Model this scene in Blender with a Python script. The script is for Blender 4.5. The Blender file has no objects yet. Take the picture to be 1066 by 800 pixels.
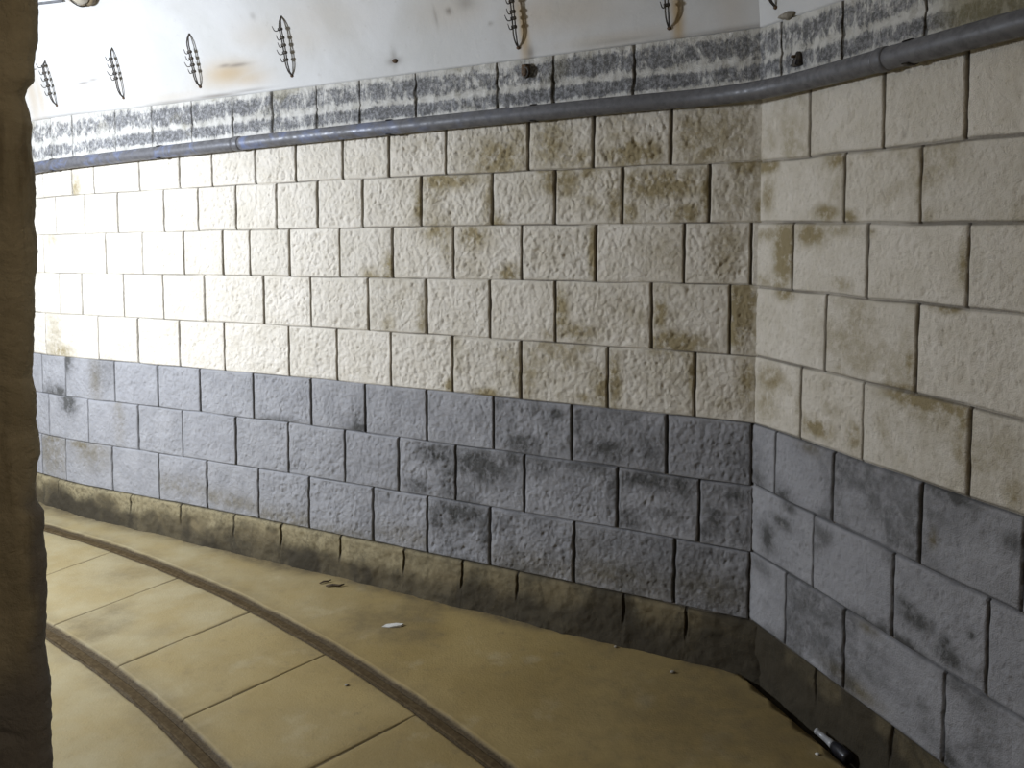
import bpy, bmesh, math, random
import numpy as np
from math import sin, cos, tan, pi, radians
random.seed(7)
SC = bpy.context.scene
COL = SC.collection

# ------------------------------------------------------------------ camera
HC = 1.7
FPX = 840.0
PITCH = radians(3.5)
cam_d = bpy.data.cameras.new('camera')
cam = bpy.data.objects.new('camera', cam_d)
COL.objects.link(cam)
cam.location = (0, 0, HC)
cam.rotation_euler = (pi / 2 - PITCH, 0, 0)
cam_d.sensor_fit = 'HORIZONTAL'
cam_d.sensor_width = 36.0
cam_d.lens = 36.0 * FPX / 1066.0
cam_d.shift_x = 0.0
cam_d.shift_y = -(400.0 - (242.0 + FPX * tan(PITCH))) / 1066.0
cam_d.clip_start = 0.05
SC.camera = cam
SC.view_settings.view_transform = 'Standard'
SC.view_settings.look = 'None'
SC.view_settings.gamma = 1.0
SC.view_settings.use_curve_mapping = False
SC.view_settings.exposure = 0.0

# ------------------------------------------------------------------ surveyed layout (metres)
K = np.array([0.922, 3.022])                 # the inner corner, plan
DF = np.array([-0.89648643, 0.44307119])     # along the long wall, away from the corner
DR = np.array([0.3225801, -0.94654217])      # along the short wall, from the corner
NF = np.array([-0.44307119, -0.89648643])    # into the gallery
NR = np.array([-0.94654217, -0.3225801])
S0, RR = 3.7, 4.0                            # the long wall starts to curve here
ZF = {'T': (0.0023, -0.02732, 2.45317), 1: (-0.00259, -0.00197, 1.96376), 2: (-0.00212, -0.00352, 1.73496),
      3: (-0.0009, -0.00775, 1.50246), 4: (-0.00303, 0.00677, 1.23084), 5: (-0.00308, 0.0066, 0.97446),
      6: (-0.00427, 0.01216, 0.73063), 7: (-0.00412, 0.01013, 0.4742), 8: (-0.00355, 0.00964, 0.20543)}
ZR = {'T': (-0.03132, 2.45108), 1: (-0.01571, 1.96035), 2: (-0.01248, 1.73504), 3: (0.00122, 1.49445),
      4: (0.00022, 1.23432), 5: (0.01576, 0.97419), 6: (0.00383, 0.73998), 7: (-0.00065, 0.48007), 8: (0.002, 0.207)}
JF = {
    1: [4.2147, 3.9075, 3.7069, 3.3282, 3.017, 2.7789, 2.4767, 2.2139, 1.9267, 1.661, 1.3545, 0.9491, 0.6567, 0.3357],
    2: [4.0858, 3.8003, 3.5137, 3.1456, 2.886, 2.6161, 2.3433, 2.0824, 1.8131, 1.4859, 1.121, 0.826, 0.5316, 0.1843],
    3: [4.2398, 3.6256, 3.3216, 3.0, 2.715, 2.5273, 2.2645, 1.9533, 1.646, 1.3196, 0.9817, 0.6451, 0.2807, 0.0271],
    4: [4.07, 3.8445, 3.4843, 3.1666, 2.8524, 2.4386, 2.1346, 1.7863, 1.4614, 1.1351, 0.8243, 0.4074, 0.1001],
    5: [4.2485, 3.7101, 3.3762, 3.0497, 2.7192, 2.2802, 1.9778, 1.6618, 1.3267, 0.984, 0.5894, 0.2312, -0.0045],
    6: [4.0383, 3.5818, 3.224, 2.9019, 2.5203, 2.1406, 1.812, 1.4641, 1.1179, 0.7464, 0.3377, 0.0069],
    7: [4.2385, 3.8233, 3.3934, 3.0436, 2.6502, 2.2941, 1.9361, 1.6209, 1.3121, 0.9665, 0.5422, 0.2065, -0.0028],
    8: [4.0634, 3.6241, 3.2365, 2.8668, 2.5003, 2.1633, 1.7703, 1.4643, 1.1351, 0.7334, 0.3018, 0.008],
    9: [4.1525, 3.4665, 3.064, 2.6711, 2.3448, 1.9682, 1.5907, 1.2746, 0.9964, 0.5084, 0.2493],
}
JR = {
    1: [0.2755, 0.6065, 0.8961],
    2: [0.4473, 0.7535],
    3: [0.2008, 0.5556, 0.9189],
    4: [0.3759, 0.7557],
    5: [0.2594, 0.5548, 0.9443],
    6: [0.1263, 0.4306, 0.7899, 1.1081],
    7: [0.3409, 0.6962, 1.0186],
    8: [0.2018, 0.4985, 0.8921],
}
JT = [4.4527, 4.0922, 3.8738, 3.5008, 3.2045, 2.9061, 2.616, 2.3497, 2.0694, 1.8147, 1.5039, 1.0882, 0.8278, 0.4822]
JTR = [0.1234, 0.4288, 0.7572]
# ochre and dark stains on single stones: s, z, half width, half height, strength
GF= [(1.089, 2.018, 0.128, 0.075, 0.8), (0.997, 2.116, 0.045, 0.103, 0.5), (1.23, 2.087, 0.048, 0.106, 0.3), (0.841, 2.068, 0.078, 0.089, 0.7), (0.733, 2.004, 0.092, 0.04, 0.7), (0.487, 2.013, 0.102, 0.046, 1), (0.547, 2.092, 0.056, 0.085, 0.5), (0.257, 2.077, 0.059, 0.097, 0.7), (0.129, 2.088, 0.106, 0.095, 0.6), (1.369, 1.931, 0.138, 0.035, 0.9), (1.496, 1.818, 0.021, 0.088, 0.8), (1.136, 1.854, 0.028, 0.105, 0.6), (0.906, 1.89, 0.131, 0.041, 0.3), (0.565, 1.824, 0.032, 0.094, 0.7), (0.486, 1.899, 0.055, 0.039, 0.8), (0.368, 1.888, 0.129, 0.046, 1), (0.198, 1.836, 0.022, 0.104, 0.8), (0.5, 1.777, 0.032, 0.039, 0.8), (0.26, 1.774, 0.067, 0.03, 0.9), (0.711, 1.807, 0.104, 0.06, 0.3), (0.09, 1.852, 0.071, 0.095, 0.45), (1.658, 1.53, 0.032, 0.054, 1), (1.762, 1.501, 0.044, 0.027, 0.7), (1.405, 1.709, 0.08, 0.043, 0.7), (1.355, 1.623, 0.03, 0.06, 0.5), (1.217, 1.683, 0.058, 0.051, 0.8), (1.042, 1.522, 0.042, 0.029, 1), (1.257, 1.56, 0.097, 0.06, 0.3), (0.861, 1.627, 0.087, 0.081, 0.25), (0.655, 1.621, 0.017, 0.103, 1), (0.326, 1.625, 0.15, 0.09, 0.35), (0.122, 1.634, 0.05, 0.095, 0.6), (0.803, 1.365, 0.031, 0.08, 0.9), (0.729, 1.288, 0.085, 0.04, 0.7), (0.829, 1.271, 0.053, 0.024, 0.6), (0.37, 1.384, 0.023, 0.061, 0.9), (0.311, 1.269, 0.091, 0.034, 1.1), (0.363, 1.48, 0.039, 0.03, 0.4), (0.054, 1.435, 0.035, 0.073, 1.6), (0.081, 1.324, 0.036, 0.051, 1), (0.01, 1.309, 0.021, 0.05, 0.6), (0.562, 1.376, 0.161, 0.109, 0.25), (1.485, 1.313, 0.021, 0.07, 0.7), (1.671, 1.273, 0.032, 0.036, 0.5), (1.334, 1.002, 0.03, 0.034, 0.9), (1.147, 0.988, 0.048, 0.021, 1), (0.996, 1.043, 0.037, 0.066, 0.5), (0.905, 1.093, 0.089, 0.057, 0.4), (0.759, 1.165, 0.077, 0.056, 0.5), (0.601, 1.057, 0.033, 0.055, 1), (0.56, 1.1, 0.025, 0.086, 0.9), (0.663, 1.011, 0.067, 0.02, 0.7), (0.359, 1.136, 0.092, 0.076, 0.3), (0.237, 1.145, 0.019, 0.082, 0.8), (0.031, 1.125, 0.028, 0.094, 0.8), (0.131, 1.041, 0.072, 0.029, 0.4), (0.794, 1.142, 0.171, 0.104, 0.25), (3.883, 1.964, 0.045, 0.057, 0.7), (3.919, 1.824, 0.037, 0.113, 0.25), (4.097, 0.985, 0.102, 0.04, 0.7), (4.132, 1.1, 0.064, 0.093, 0.4), (4.128, 1.665, 0.063, 0.046, 0.4), (3.642, 1.628, 0.025, 0.028, 0.3), (3.746, 0.841, 0.034, 0.1, 0.5), (3.546, 0.69, 0.032, 0.164, 0.35), (4.274, 0.338, 0.224, 0.118, 0.5), (3.811, 0.404, 0.121, 0.079, 0.5), (3.9, 0.433, 0.074, 0.023, 0.9), (4.209, 0.433, 0.068, 0.023, 0.8), (3.132, 0.298, 0.293, 0.042, 0.4), (2.77, 0.27, 0.339, 0.035, 0.5), (2.305, 0.239, 0.308, 0.039, 0.5), (1.939, 0.226, 0.173, 0.028, 0.4), (1.547, 0.269, 0.209, 0.035, 0.4), (0.903, 0.251, 0.179, 0.049, 0.5), (0.553, 0.276, 0.242, 0.054, 0.6), (0.157, 0.294, 0.147, 0.052, 0.6), (0.724, 0.326, 0.086, 0.099, 0.3)]
BF= [(4.038, 0.932, 0.05, 0.057, 1), (4.113, 0.731, 0.124, 0.029, 0.8), (4.013, 0.671, 0.059, 0.046, 1.1), (3.676, 0.903, 0.083, 0.089, 0.35), (1.113, 0.948, 0.094, 0.033, 0.5), (0.973, 0.784, 0.064, 0.033, 0.9), (1.043, 0.87, 0.056, 0.066, 0.3), (0.927, 0.945, 0.045, 0.033, 0.5), (0.736, 0.902, 0.06, 0.104, 0.6), (0.599, 0.804, 0.099, 0.047, 0.8), (0.411, 0.819, 0.055, 0.069, 0.6), (0.815, 0.927, 0.026, 0.024, 0.8), (0.558, 0.901, 0.122, 0.078, 0.3), (0.24, 0.84, 0.149, 0.097, 0.25), (0.073, 0.823, 0.05, 0.073, 0.5), (1.816, 0.756, 0.067, 0.018, 1), (1.861, 0.783, 0.023, 0.046, 0.7), (2.357, 0.746, 0.101, 0.015, 0.6), (1.412, 0.684, 0.082, 0.035, 0.9), (1.346, 0.572, 0.04, 0.069, 0.7), (1.518, 0.525, 0.053, 0.026, 0.8), (1.186, 0.659, 0.125, 0.059, 1), (1.019, 0.724, 0.037, 0.058, 0.8), (0.904, 0.696, 0.072, 0.041, 0.7), (0.683, 0.725, 0.168, 0.032, 0.6), (0.556, 0.681, 0.041, 0.093, 0.6), (0.726, 0.637, 0.107, 0.08, 0.2), (0.414, 0.7, 0.102, 0.031, 0.9), (0.493, 0.529, 0.041, 0.031, 0.8), (0.276, 0.7, 0.038, 0.052, 0.8), (0.333, 0.575, 0.07, 0.023, 0.6), (0.071, 0.691, 0.072, 0.036, 0.7), (0.142, 0.586, 0.03, 0.051, 0.8), (0.032, 0.547, 0.036, 0.043, 0.6), (0.186, 0.521, 0.03, 0.03, 0.6), (1.286, 0.425, 0.119, 0.043, 1), (1.414, 0.382, 0.031, 0.043, 0.8), (1.163, 0.334, 0.024, 0.076, 0.7), (1.237, 0.211, 0.079, 0.017, 0.6), (1.066, 0.416, 0.047, 0.033, 0.5), (0.835, 0.39, 0.106, 0.065, 0.3), (0.724, 0.347, 0.026, 0.096, 0.6), (0.554, 0.418, 0.163, 0.047, 0.4), (0.351, 0.434, 0.039, 0.061, 0.4), (0.47, 0.292, 0.16, 0.038, 0.3), (0.178, 0.445, 0.074, 0.03, 0.5)]
GR= [(0.051, 1.942, 0.056, 0.021, 1), (0.411, 1.936, 0.039, 0.028, 0.9), (0.368, 1.763, 0.045, 0.022, 0.9), (0.474, 1.749, 0.029, 0.018, 0.8), (0.055, 1.837, 0.028, 0.05, 0.7), (0.558, 1.941, 0.039, 0.015, 0.4), (0.746, 1.829, 0.01, 0.055, 0.5), (0.155, 1.632, 0.042, 0.089, 1.2), (0.059, 1.689, 0.077, 0.021, 0.6), (0.295, 1.693, 0.057, 0.029, 1), (0.433, 1.706, 0.077, 0.019, 0.5), (0.558, 1.7, 0.024, 0.015, 0.6), (0.131, 1.514, 0.053, 0.021, 0.7), (0.007, 1.521, 0.08, 0.018, 0.6), (0.439, 1.532, 0.043, 0.019, 0.6), (0.903, 1.615, 0.012, 0.046, 0.8), (0.787, 1.746, 0.02, 0.027, 0.4), (0.165, 1.485, 0.042, 0.024, 0.9), (0.04, 1.387, 0.023, 0.021, 0.3), (0.852, 1.489, 0.044, 0.011, 0.9), (0.735, 1.315, 0.014, 0.039, 0.8), (0.377, 1.372, 0.063, 0.063, 0.2), (1.018, 1.409, 0.054, 0.073, 0.2), (0.093, 1.162, 0.066, 0.042, 0.7), (0.067, 1.067, 0.056, 0.049, 0.5), (0.255, 1.088, 0.025, 0.079, 0.4), (0.341, 1.04, 0.065, 0.026, 0.9), (0.319, 0.969, 0.038, 0.019, 0.6), (0.52, 1.051, 0.025, 0.042, 0.7), (0.408, 1.12, 0.045, 0.025, 0.4), (0.383, 1.196, 0.036, 0.038, 0.3), (0.763, 1.222, 0.093, 0.025, 1.1), (0.863, 1.215, 0.044, 0.021, 0.8), (0.919, 1.208, 0.021, 0.036, 1), (0.709, 1.24, 0.07, 0.017, 0.8), (0.914, 1.12, 0.018, 0.051, 0.6), (0.677, 1.104, 0.106, 0.057, 0.2), (1.083, 1.04, 0.026, 0.029, 0.8), (1.013, 1.208, 0.027, 0.039, 0.3), (1.003, 1.105, 0.055, 0.049, 0.2), (0.836, 0.833, 0.01, 0.021, 1), (0.483, 0.259, 0.052, 0.018, 0.8), (0.549, 0.246, 0.081, 0.024, 0.7), (0.604, 0.463, 0.031, 0.012, 0.6)]
BR= [(0.888, 0.979, 0.067, 0.021, 0.9), (0.92, 0.95, 0.088, 0.051, 0.3), (1.08, 0.915, 0.026, 0.024, 0.6), (0.172, 0.755, 0.042, 0.02, 0.8), (0.03, 0.766, 0.035, 0.043, 0.6), (0.21, 0.722, 0.031, 0.017, 0.7), (0.175, 0.651, 0.042, 0.02, 0.8), (0.094, 0.568, 0.034, 0.042, 0.8), (0.052, 0.441, 0.057, 0.028, 0.5), (0.751, 0.606, 0.035, 0.017, 0.7), (0.787, 0.579, 0.047, 0.022, 0.8), (0.681, 0.485, 0.051, 0.023, 0.8), (0.738, 0.483, 0.056, 0.017, 1), (0.889, 0.558, 0.013, 0.021, 1), (0.906, 0.525, 0.037, 0.021, 0.9), (0.973, 0.623, 0.009, 0.01, 1), (0.582, 0.484, 0.04, 0.018, 0.7), (0.937, 0.528, 0.087, 0.015, 0.5), (0.646, 0.406, 0.053, 0.017, 0.4), (0.418, 0.158, 0.089, 0.05, 1.2), (0.594, 0.177, 0.116, 0.047, 1.2), (0.711, 0.201, 0.085, 0.039, 1.2), (0.802, 0.198, 0.099, 0.038, 1.0), (0.902, 0.232, 0.049, 0.036, 0.8)]

def PF(s):
    s = np.asarray(s, float)
    ss = np.minimum(s, S0)
    P = K + ss[..., None] * DF
    t = np.maximum(s - S0, 0) / RR
    nv = np.array([DF[1], -DF[0]])
    return P + RR * (np.sin(t)[..., None] * DF + (1 - np.cos(t))[..., None] * nv)

def NFs(s):
    s = np.asarray(s, float)
    t = np.maximum(s - S0, 0) / RR
    nv = np.array([DF[1], -DF[0]])
    T = np.cos(t)[..., None] * DF + np.sin(t)[..., None] * nv
    return np.stack([-T[..., 1], T[..., 0]], -1)

def PR(s):
    return K + np.asarray(s, float)[..., None] * DR

def NRs(s):
    return np.broadcast_to(NR, np.asarray(s).shape + (2,))

# ------------------------------------------------------------------ noise
_rng = np.random.default_rng(11)
_LAT = _rng.random((256, 256))

def vnoise(x, y, seed=0):
    x = np.asarray(x, float) + seed * 17.31
    y = np.asarray(y, float) + seed * 9.77
    xi = np.floor(x).astype(int); yi = np.floor(y).astype(int)
    fx = x - xi; fy = y - yi
    fx = fx * fx * fx * (fx * (fx * 6 - 15) + 10); fy = fy * fy * fy * (fy * (fy * 6 - 15) + 10)
    a = _LAT[xi & 255, yi & 255]; b = _LAT[(xi + 1) & 255, yi & 255]
    c = _LAT[xi & 255, (yi + 1) & 255]; d = _LAT[(xi + 1) & 255, (yi + 1) & 255]
    return (a * (1 - fx) + b * fx) * (1 - fy) + (c * (1 - fx) + d * fx) * fy

def fbm(x, y, f, octv=4, seed=0, gain=0.5):
    v = 0; amp = 1; tot = 0
    for o in range(octv):
        # rotate every octave so that the lattice never lines up
        a = 0.6 + 1.1 * o
        X = cos(a) * x - sin(a) * y; Y = sin(a) * x + cos(a) * y
        v = v + amp * (vnoise(X * f, Y * f, seed + o * 3) * 2 - 1); tot += amp
        amp *= gain; f *= 2.03
    return v / tot

def sst(a, b, x):
    t = np.clip((x - a) / (b - a), 0, 1)
    return t * t * (3 - 2 * t)

# ------------------------------------------------------------------ object helpers
def tag(o, label=None, cat=None, group=None, kind=None):
    if label: o['label'] = label
    if cat: o['category'] = cat
    if group: o['group'] = group
    if kind: o['kind'] = kind
    return o

def link(name, me, m=None, parent=None):
    o = bpy.data.objects.new(name, me)
    COL.objects.link(o)
    if m is not None: me.materials.append(m)
    if parent is not None: o.parent = parent
    return o

def empty(name, loc, label, cat, group=None, rz=0):
    o = bpy.data.objects.new(name, None)
    COL.objects.link(o)
    o.location = loc
    o.rotation_euler = (0, 0, rz)
    o.empty_display_size = 0.05
    return tag(o, label, cat, group)

def np_mesh(name, V, F, attrs=None, smooth=True):
    me = bpy.data.meshes.new(name)
    V = np.asarray(V, np.float32); F = np.asarray(F, np.int32)
    me.vertices.add(len(V)); me.vertices.foreach_set('co', V.ravel())
    me.loops.add(F.size); me.loops.foreach_set('vertex_index', F.ravel())
    n = F.shape[1]
    me.polygons.add(len(F))
    me.polygons.foreach_set('loop_start', np.arange(len(F), dtype=np.int32) * n)
    me.polygons.foreach_set('loop_total', np.full(len(F), n, np.int32))
    me.polygons.foreach_set('use_smooth', np.full(len(F), smooth, bool))
    me.update(calc_edges=True)
    for k, a in (attrs or {}).items():
        at = me.attributes.new(k, 'FLOAT', 'POINT')
        at.data.foreach_set('value', np.asarray(a, np.float32).ravel())
    me.validate()
    return me

def grid_faces(nu, nv, off=0, flip=False):
    i = np.arange(nu * nv).reshape(nu, nv) + off
    q = np.stack([i[:-1, :-1], i[1:, :-1], i[1:, 1:], i[:-1, 1:]], -1).reshape(-1, 4)
    return q[:, ::-1] if flip else q

def bm_obj(name, bm, m, parent=None, smooth=True):
    bmesh.ops.recalc_face_normals(bm, faces=bm.faces)
    me = bpy.data.meshes.new(name)
    bm.to_mesh(me); bm.free()
    if smooth:
        for p in me.polygons: p.use_smooth = True
    return link(name, me, m, parent)

def tube_bm(bm, pts, rad, n=10, cap=True):
    """a round tube along pts; rad is one radius or one per point"""
    P = [np.array(p, float) for p in pts]
    R = rad if hasattr(rad, '__len__') else [rad] * len(P)
    rings = []
    up = np.array([0.0, 0, 1]); prev = None
    for i, q in enumerate(P):
        t = P[min(i + 1, len(P) - 1)] - P[max(i - 1, 0)]
        t = t / (np.linalg.norm(t) + 1e-9)
        if prev is None:
            a = up if abs(t[2]) < 0.9 else np.array([1.0, 0, 0])
            u = np.cross(t, a)
        else:
            u = prev - t * np.dot(prev, t)
        u = u / (np.linalg.norm(u) + 1e-9); prev = u
        w = np.cross(t, u)
        rings.append([bm.verts.new(q + R[i] * (cos(2 * pi * j / n) * u + sin(2 * pi * j / n) * w)) for j in range(n)])
    for a, b in zip(rings[:-1], rings[1:]):
        for j in range(n):
            bm.faces.new((a[j], a[(j + 1) % n], b[(j + 1) % n], b[j]))
    if cap:
        bm.faces.new(rings[0][::-1]); bm.faces.new(rings[-1])
    return rings

# ------------------------------------------------------------------ materials
class NT:
    def __init__(s, name, rough=0.8, metal=0.0, spec=0.3):
        s.m = bpy.data.materials.new(name); s.m.use_nodes = True
        s.t = s.m.node_tree; s.n = s.t.nodes
        s.b = s.n['Principled BSDF']
        s.b.inputs['Roughness'].default_value = rough
        s.b.inputs['Metallic'].default_value = metal
        s.b.inputs['Specular IOR Level'].default_value = spec
        s.co = s.n.new('ShaderNodeTexCoord').outputs['Object']
    def link(s, a, b): s.t.links.new(a, b)
    def attr(s, name):
        a = s.n.new('ShaderNodeAttribute'); a.attribute_name = name
        return a.outputs['Fac']
    def noise(s, scale, detail=4, rough=0.55, stretch=None, dist=0):
        t = s.n.new('ShaderNodeTexNoise')
        t.inputs['Scale'].default_value = scale; t.inputs['Detail'].default_value = detail
        t.inputs['Roughness'].default_value = rough; t.inputs['Distortion'].default_value = dist
        if stretch:
            mp = s.n.new('ShaderNodeMapping'); mp.inputs['Scale'].default_value = stretch
            s.link(s.co, mp.inputs['Vector']); s.link(mp.outputs['Vector'], t.inputs['Vector'])
        else:
            s.link(s.co, t.inputs['Vector'])
        return t.outputs['Fac']
    def ramp(s, fac, a, b, va=0.0, vb=1.0):
        r = s.n.new('ShaderNodeMapRange'); r.interpolation_type = 'SMOOTHSTEP'
        r.inputs['From Min'].default_value = a; r.inputs['From Max'].default_value = b
        r.inputs['To Min'].default_value = va; r.inputs['To Max'].default_value = vb
        s.link(fac, r.inputs['Value'])
        return r.outputs['Result']
    def math(s, op, a, b, clamp=False):
        r = s.n.new('ShaderNodeMath'); r.operation = op; r.use_clamp = clamp
        for i, v in enumerate((a, b)):
            if isinstance(v, (int, float)): r.inputs[i].default_value = v
            else: s.link(v, r.inputs[i])
        return r.outputs[0]
    def mix(s, fac, a, b, mode='MIX'):
        r = s.n.new('ShaderNodeMix'); r.data_type = 'RGBA'; r.blend_type = mode; r.clamp_factor = True
        for sock, v in ((r.inputs[0], fac), (r.inputs[6], a), (r.inputs[7], b)):
            if isinstance(v, (int, float)): sock.default_value = v
            elif isinstance(v, tuple): sock.default_value = (*v, 1)
            else: s.link(v, sock)
        return r.outputs[2]
    def color(s, c):
        if isinstance(c, tuple): s.b.inputs['Base Color'].default_value = (*c, 1)
        else: s.link(c, s.b.inputs['Base Color'])
    def rough(s, r): s.link(r, s.b.inputs['Roughness'])
    def bump(s, h, dist=0.002, strength=1.0):
        b = s.n.new('ShaderNodeBump'); b.inputs['Distance'].default_value = dist
        b.inputs['Strength'].default_value = strength
        s.link(h, b.inputs['Height']); s.link(b.outputs['Normal'], s.b.inputs['Normal'])

def mat_blocks():
    t = NT('painted stone blocks', 0.85, 0, 0.25)
    n1 = t.noise(9, 5); n2 = t.noise(60, 4); n3 = t.noise(260, 3); n4 = t.noise(24, 5, 0.65)
    rnd = t.attr('tone')
    cream = t.mix(t.ramp(n1, .35, .7), (.70, .645, .55), (.62, .565, .465))
    cream = t.mix(t.math('MULTIPLY', rnd, .35), cream, (.54, .50, .42))
    cream = t.mix(t.ramp(n2, .55, .72, 0, .42), cream, (.45, .40, .30))
    cream = t.mix(t.ramp(n4, .58, .74, 0, .35), cream, (.50, .455, .37))
    grey = t.mix(t.ramp(n1, .35, .65), (.335, .328, .327), (.275, .27, .27))
    grey = t.mix(t.math('MULTIPLY', rnd, .4), grey, (.31, .305, .31))
    grey = t.mix(t.ramp(n2, .6, .78, 0, .4), grey, (.18, .18, .18))
    grey = t.mix(t.ramp(n4, .66, .78, 0, .35), grey, (.46, .46, .47))
    pf = t.ramp(t.math('ADD', t.attr('paint'), t.math('MULTIPLY', t.math('SUBTRACT', n2, .5), .25)), .42, .58)
    c = t.mix(pf, cream, grey)
    st = t.math('MULTIPLY', t.attr('ochre'), t.ramp(n4, .28, .62, .4, 1.5), True)
    c = t.mix(t.math('MULTIPLY', st, .95), c, t.mix(pf, (.27, .215, .11), (.16, .135, .085)))
    dk = t.math('MULTIPLY', t.attr('damp'), t.ramp(n4, .3, .62, .5, 1.5), True)
    c = t.mix(t.math('MULTIPLY', dk, .9), c, (.065, .063, .057))
    mort = t.mix(pf, (.105, .092, .072), (.045, .044, .043))
    c = t.mix(t.attr('mortar'), c, mort)
    t.color(c)
    h = t.math('ADD', n3, t.math('MULTIPLY', n2, 1.2))
    t.bump(h, 0.0042, 1.0)
    return t.m

def mat_base():
    t = NT('damp bare base stones', 0.9, 0, 0.2)
    n1 = t.noise(7, 6, .6, dist=.6); n2 = t.noise(45, 5, .65); n3 = t.noise(220, 3)
    c = t.mix(t.ramp(n1, .35, .66), (.17, .135, .075), (.075, .062, .038))
    c = t.mix(t.ramp(n2, .55, .75, 0, .5), c, (.24, .20, .125))
    c = t.mix(t.attr('grime'), c, (.045, .037, .024))
    c = t.mix(t.math('MULTIPLY', t.attr('upper'), t.ramp(n2, .3, .6, .3, 1)), c, (.27, .225, .13))
    c = t.mix(t.attr('mortar'), c, (.035, .03, .022))
    t.color(c)
    t.bump(t.math('ADD', n3, t.math('MULTIPLY', n2, 2)), 0.003, .8)
    return t.m

def mat_floor():
    t = NT('dusty ochre concrete', 0.75, 0, 0.3)
    n1 = t.noise(1.6, 6, .6, dist=.4); n2 = t.noise(14, 6, .65); n3 = t.noise(110, 4, .6); n4 = t.noise(5, 4, .6)
    c = t.mix(t.ramp(n1, .32, .68), (.325, .237, .092), (.245, .172, .058))
    c = t.mix(t.ramp(n2, .54, .72, 0, .5), c, (.185, .135, .062))
    c = t.mix(t.ramp(n4, .56, .74, 0, .5), c, (.42, .345, .20))
    c = t.mix(t.ramp(n3, .62, .76, 0, .6), c, (.13, .10, .052))
    c = t.mix(t.math('MULTIPLY', t.attr('lit_tint'), t.ramp(n4, .3, .7, .45, .95)), c, (.365, .305, .175))  # paler tint on the pillar side, stronger light put into the colour
    c = t.mix(t.math('MULTIPLY', t.attr('dirt_shade'), t.ramp(n2, .3, .6, .5, 1.1)), c, (.115, .088, .048))
    c = t.mix(t.attr('groove'), c, t.mix(t.ramp(n3, .4, .6), (.055, .038, .018), (.095, .068, .034)))
    c = t.mix(t.math('MULTIPLY', t.attr('seam'), .8), c, (.10, .075, .04))
    t.color(c)
    t.rough(t.ramp(n2, .3, .7, .62, .85))
    t.bump(t.math('ADD', n3, t.math('MULTIPLY', n2, 1.5)), 0.0018, .7)
    return t.m

def mat_plaster():
    t = NT('white vault plaster', 0.85, 0, 0.25)
    n1 = t.noise(2.2, 6, .6, dist=.5); n2 = t.noise(30, 5, .6); n3 = t.noise(9, 5, .6)
    c = t.mix(t.ramp(n1, .35, .68), (.53, .522, .50), (.47, .46, .43))
    c = t.mix(t.ramp(n3, .60, .78, 0, .35), c, (.42, .40, .35))
    c = t.mix(t.ramp(n2, .64, .74, 0, .3), c, (.36, .34, .30))
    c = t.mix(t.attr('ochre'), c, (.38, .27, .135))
    c = t.mix(t.attr('damp'), c, (.16, .14, .115))
    t.color(c)
    t.bump(t.math('ADD', n2, n3), 0.003, .5)
    return t.m

def mat_ledge():
    t = NT('flaking ledge paint', 0.85, 0, 0.25)
    n1 = t.noise(70, 6, .7); n2 = t.noise(14, 5, .65, dist=.8)
    n3 = t.noise(60, 6, .75, stretch=(1, 1, .35)); n5 = t.noise(200, 3)
    c = t.mix(t.ramp(n2, .35, .65), (.55, .53, .48), (.40, .38, .33))
    bl = t.math('ADD', t.math('ADD', t.attr('black'), t.math('MULTIPLY', t.math('SUBTRACT', n3, .5), 2.0)),
                t.math('MULTIPLY', t.math('SUBTRACT', n2, .5), 1.6))
    bl = t.ramp(bl, .27, .80)
    c = t.mix(t.math('MULTIPLY', bl, .85), c, t.mix(t.ramp(n1, .42, .58), (.05, .05, .053), (.19, .19, .195)))
    c = t.mix(t.ramp(n1, .6, .7, 0, .5), c, (.60, .58, .54))
    c = t.mix(t.attr('ochre'), c, (.20, .17, .08))
    c = t.mix(t.attr('mortar'), c, (.045, .04, .03))
    t.color(c)
    t.bump(t.math('ADD', t.math('MULTIPLY', n3, 1.5), n5), 0.004, .8)
    return t.m

def mat_pipe():
    t = NT('grey pipe', 0.42, 0, 0.5)
    n1 = t.noise(7, 5, .65, dist=.8); n2 = t.noise(35, 5, .6)
    c = t.mix(t.ramp(n2, .35, .7), (.115, .112, .115), (.075, .073, .074))
    c = t.mix(t.math('MULTIPLY', t.attr('blue_sheen'), t.ramp(n1, .48, .66, 0, .6)), c, (.14, .18, .32))  # bluish reflection of cool light, painted in as mottled colour
    c = t.mix(t.ramp(t.noise(90, 3), .66, .74, 0, .35), c, (.2, .19, .18))
    t.color(c)
    t.rough(t.ramp(n2, .3, .7, .34, .6))
    t.bump(n2, 0.001, .4)
    return t.m

def mat_simple(name, c1, c2, scale=40, rough=.7, metal=0.0, bump=.001, spec=.3):
    t = NT(name, rough, metal, spec)
    n = t.noise(scale, 5, .6)
    t.color(t.mix(t.ramp(n, .35, .68), c1, c2))
    if bump: t.bump(n, bump, .8)
    return t.m

def mat_pillar():
    t = NT('dark rough sandstone', 0.9, 0, 0.2)
    n1 = t.noise(10, 6, .65, dist=.6); n2 = t.noise(60, 5, .65); n3 = t.noise(16, 5, .6, stretch=(1.6, 1.6, .3))
    c = t.mix(t.ramp(n1, .35, .68), (.60, .54, .40), (.44, .39, .28))
    c = t.mix(t.ramp(n3, .52, .7, 0, .7), c, (.22, .18, .12))
    c = t.mix(t.ramp(n2, .58, .74, 0, .5), c, (.58, .50, .37))
    c = t.mix(t.attr('cool'), c, (.25, .24, .24))
    t.color(c)
    t.bump(t.math('ADD', n2, t.math('MULTIPLY', n1, 2)), 0.006, .9)
    return t.m

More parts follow.
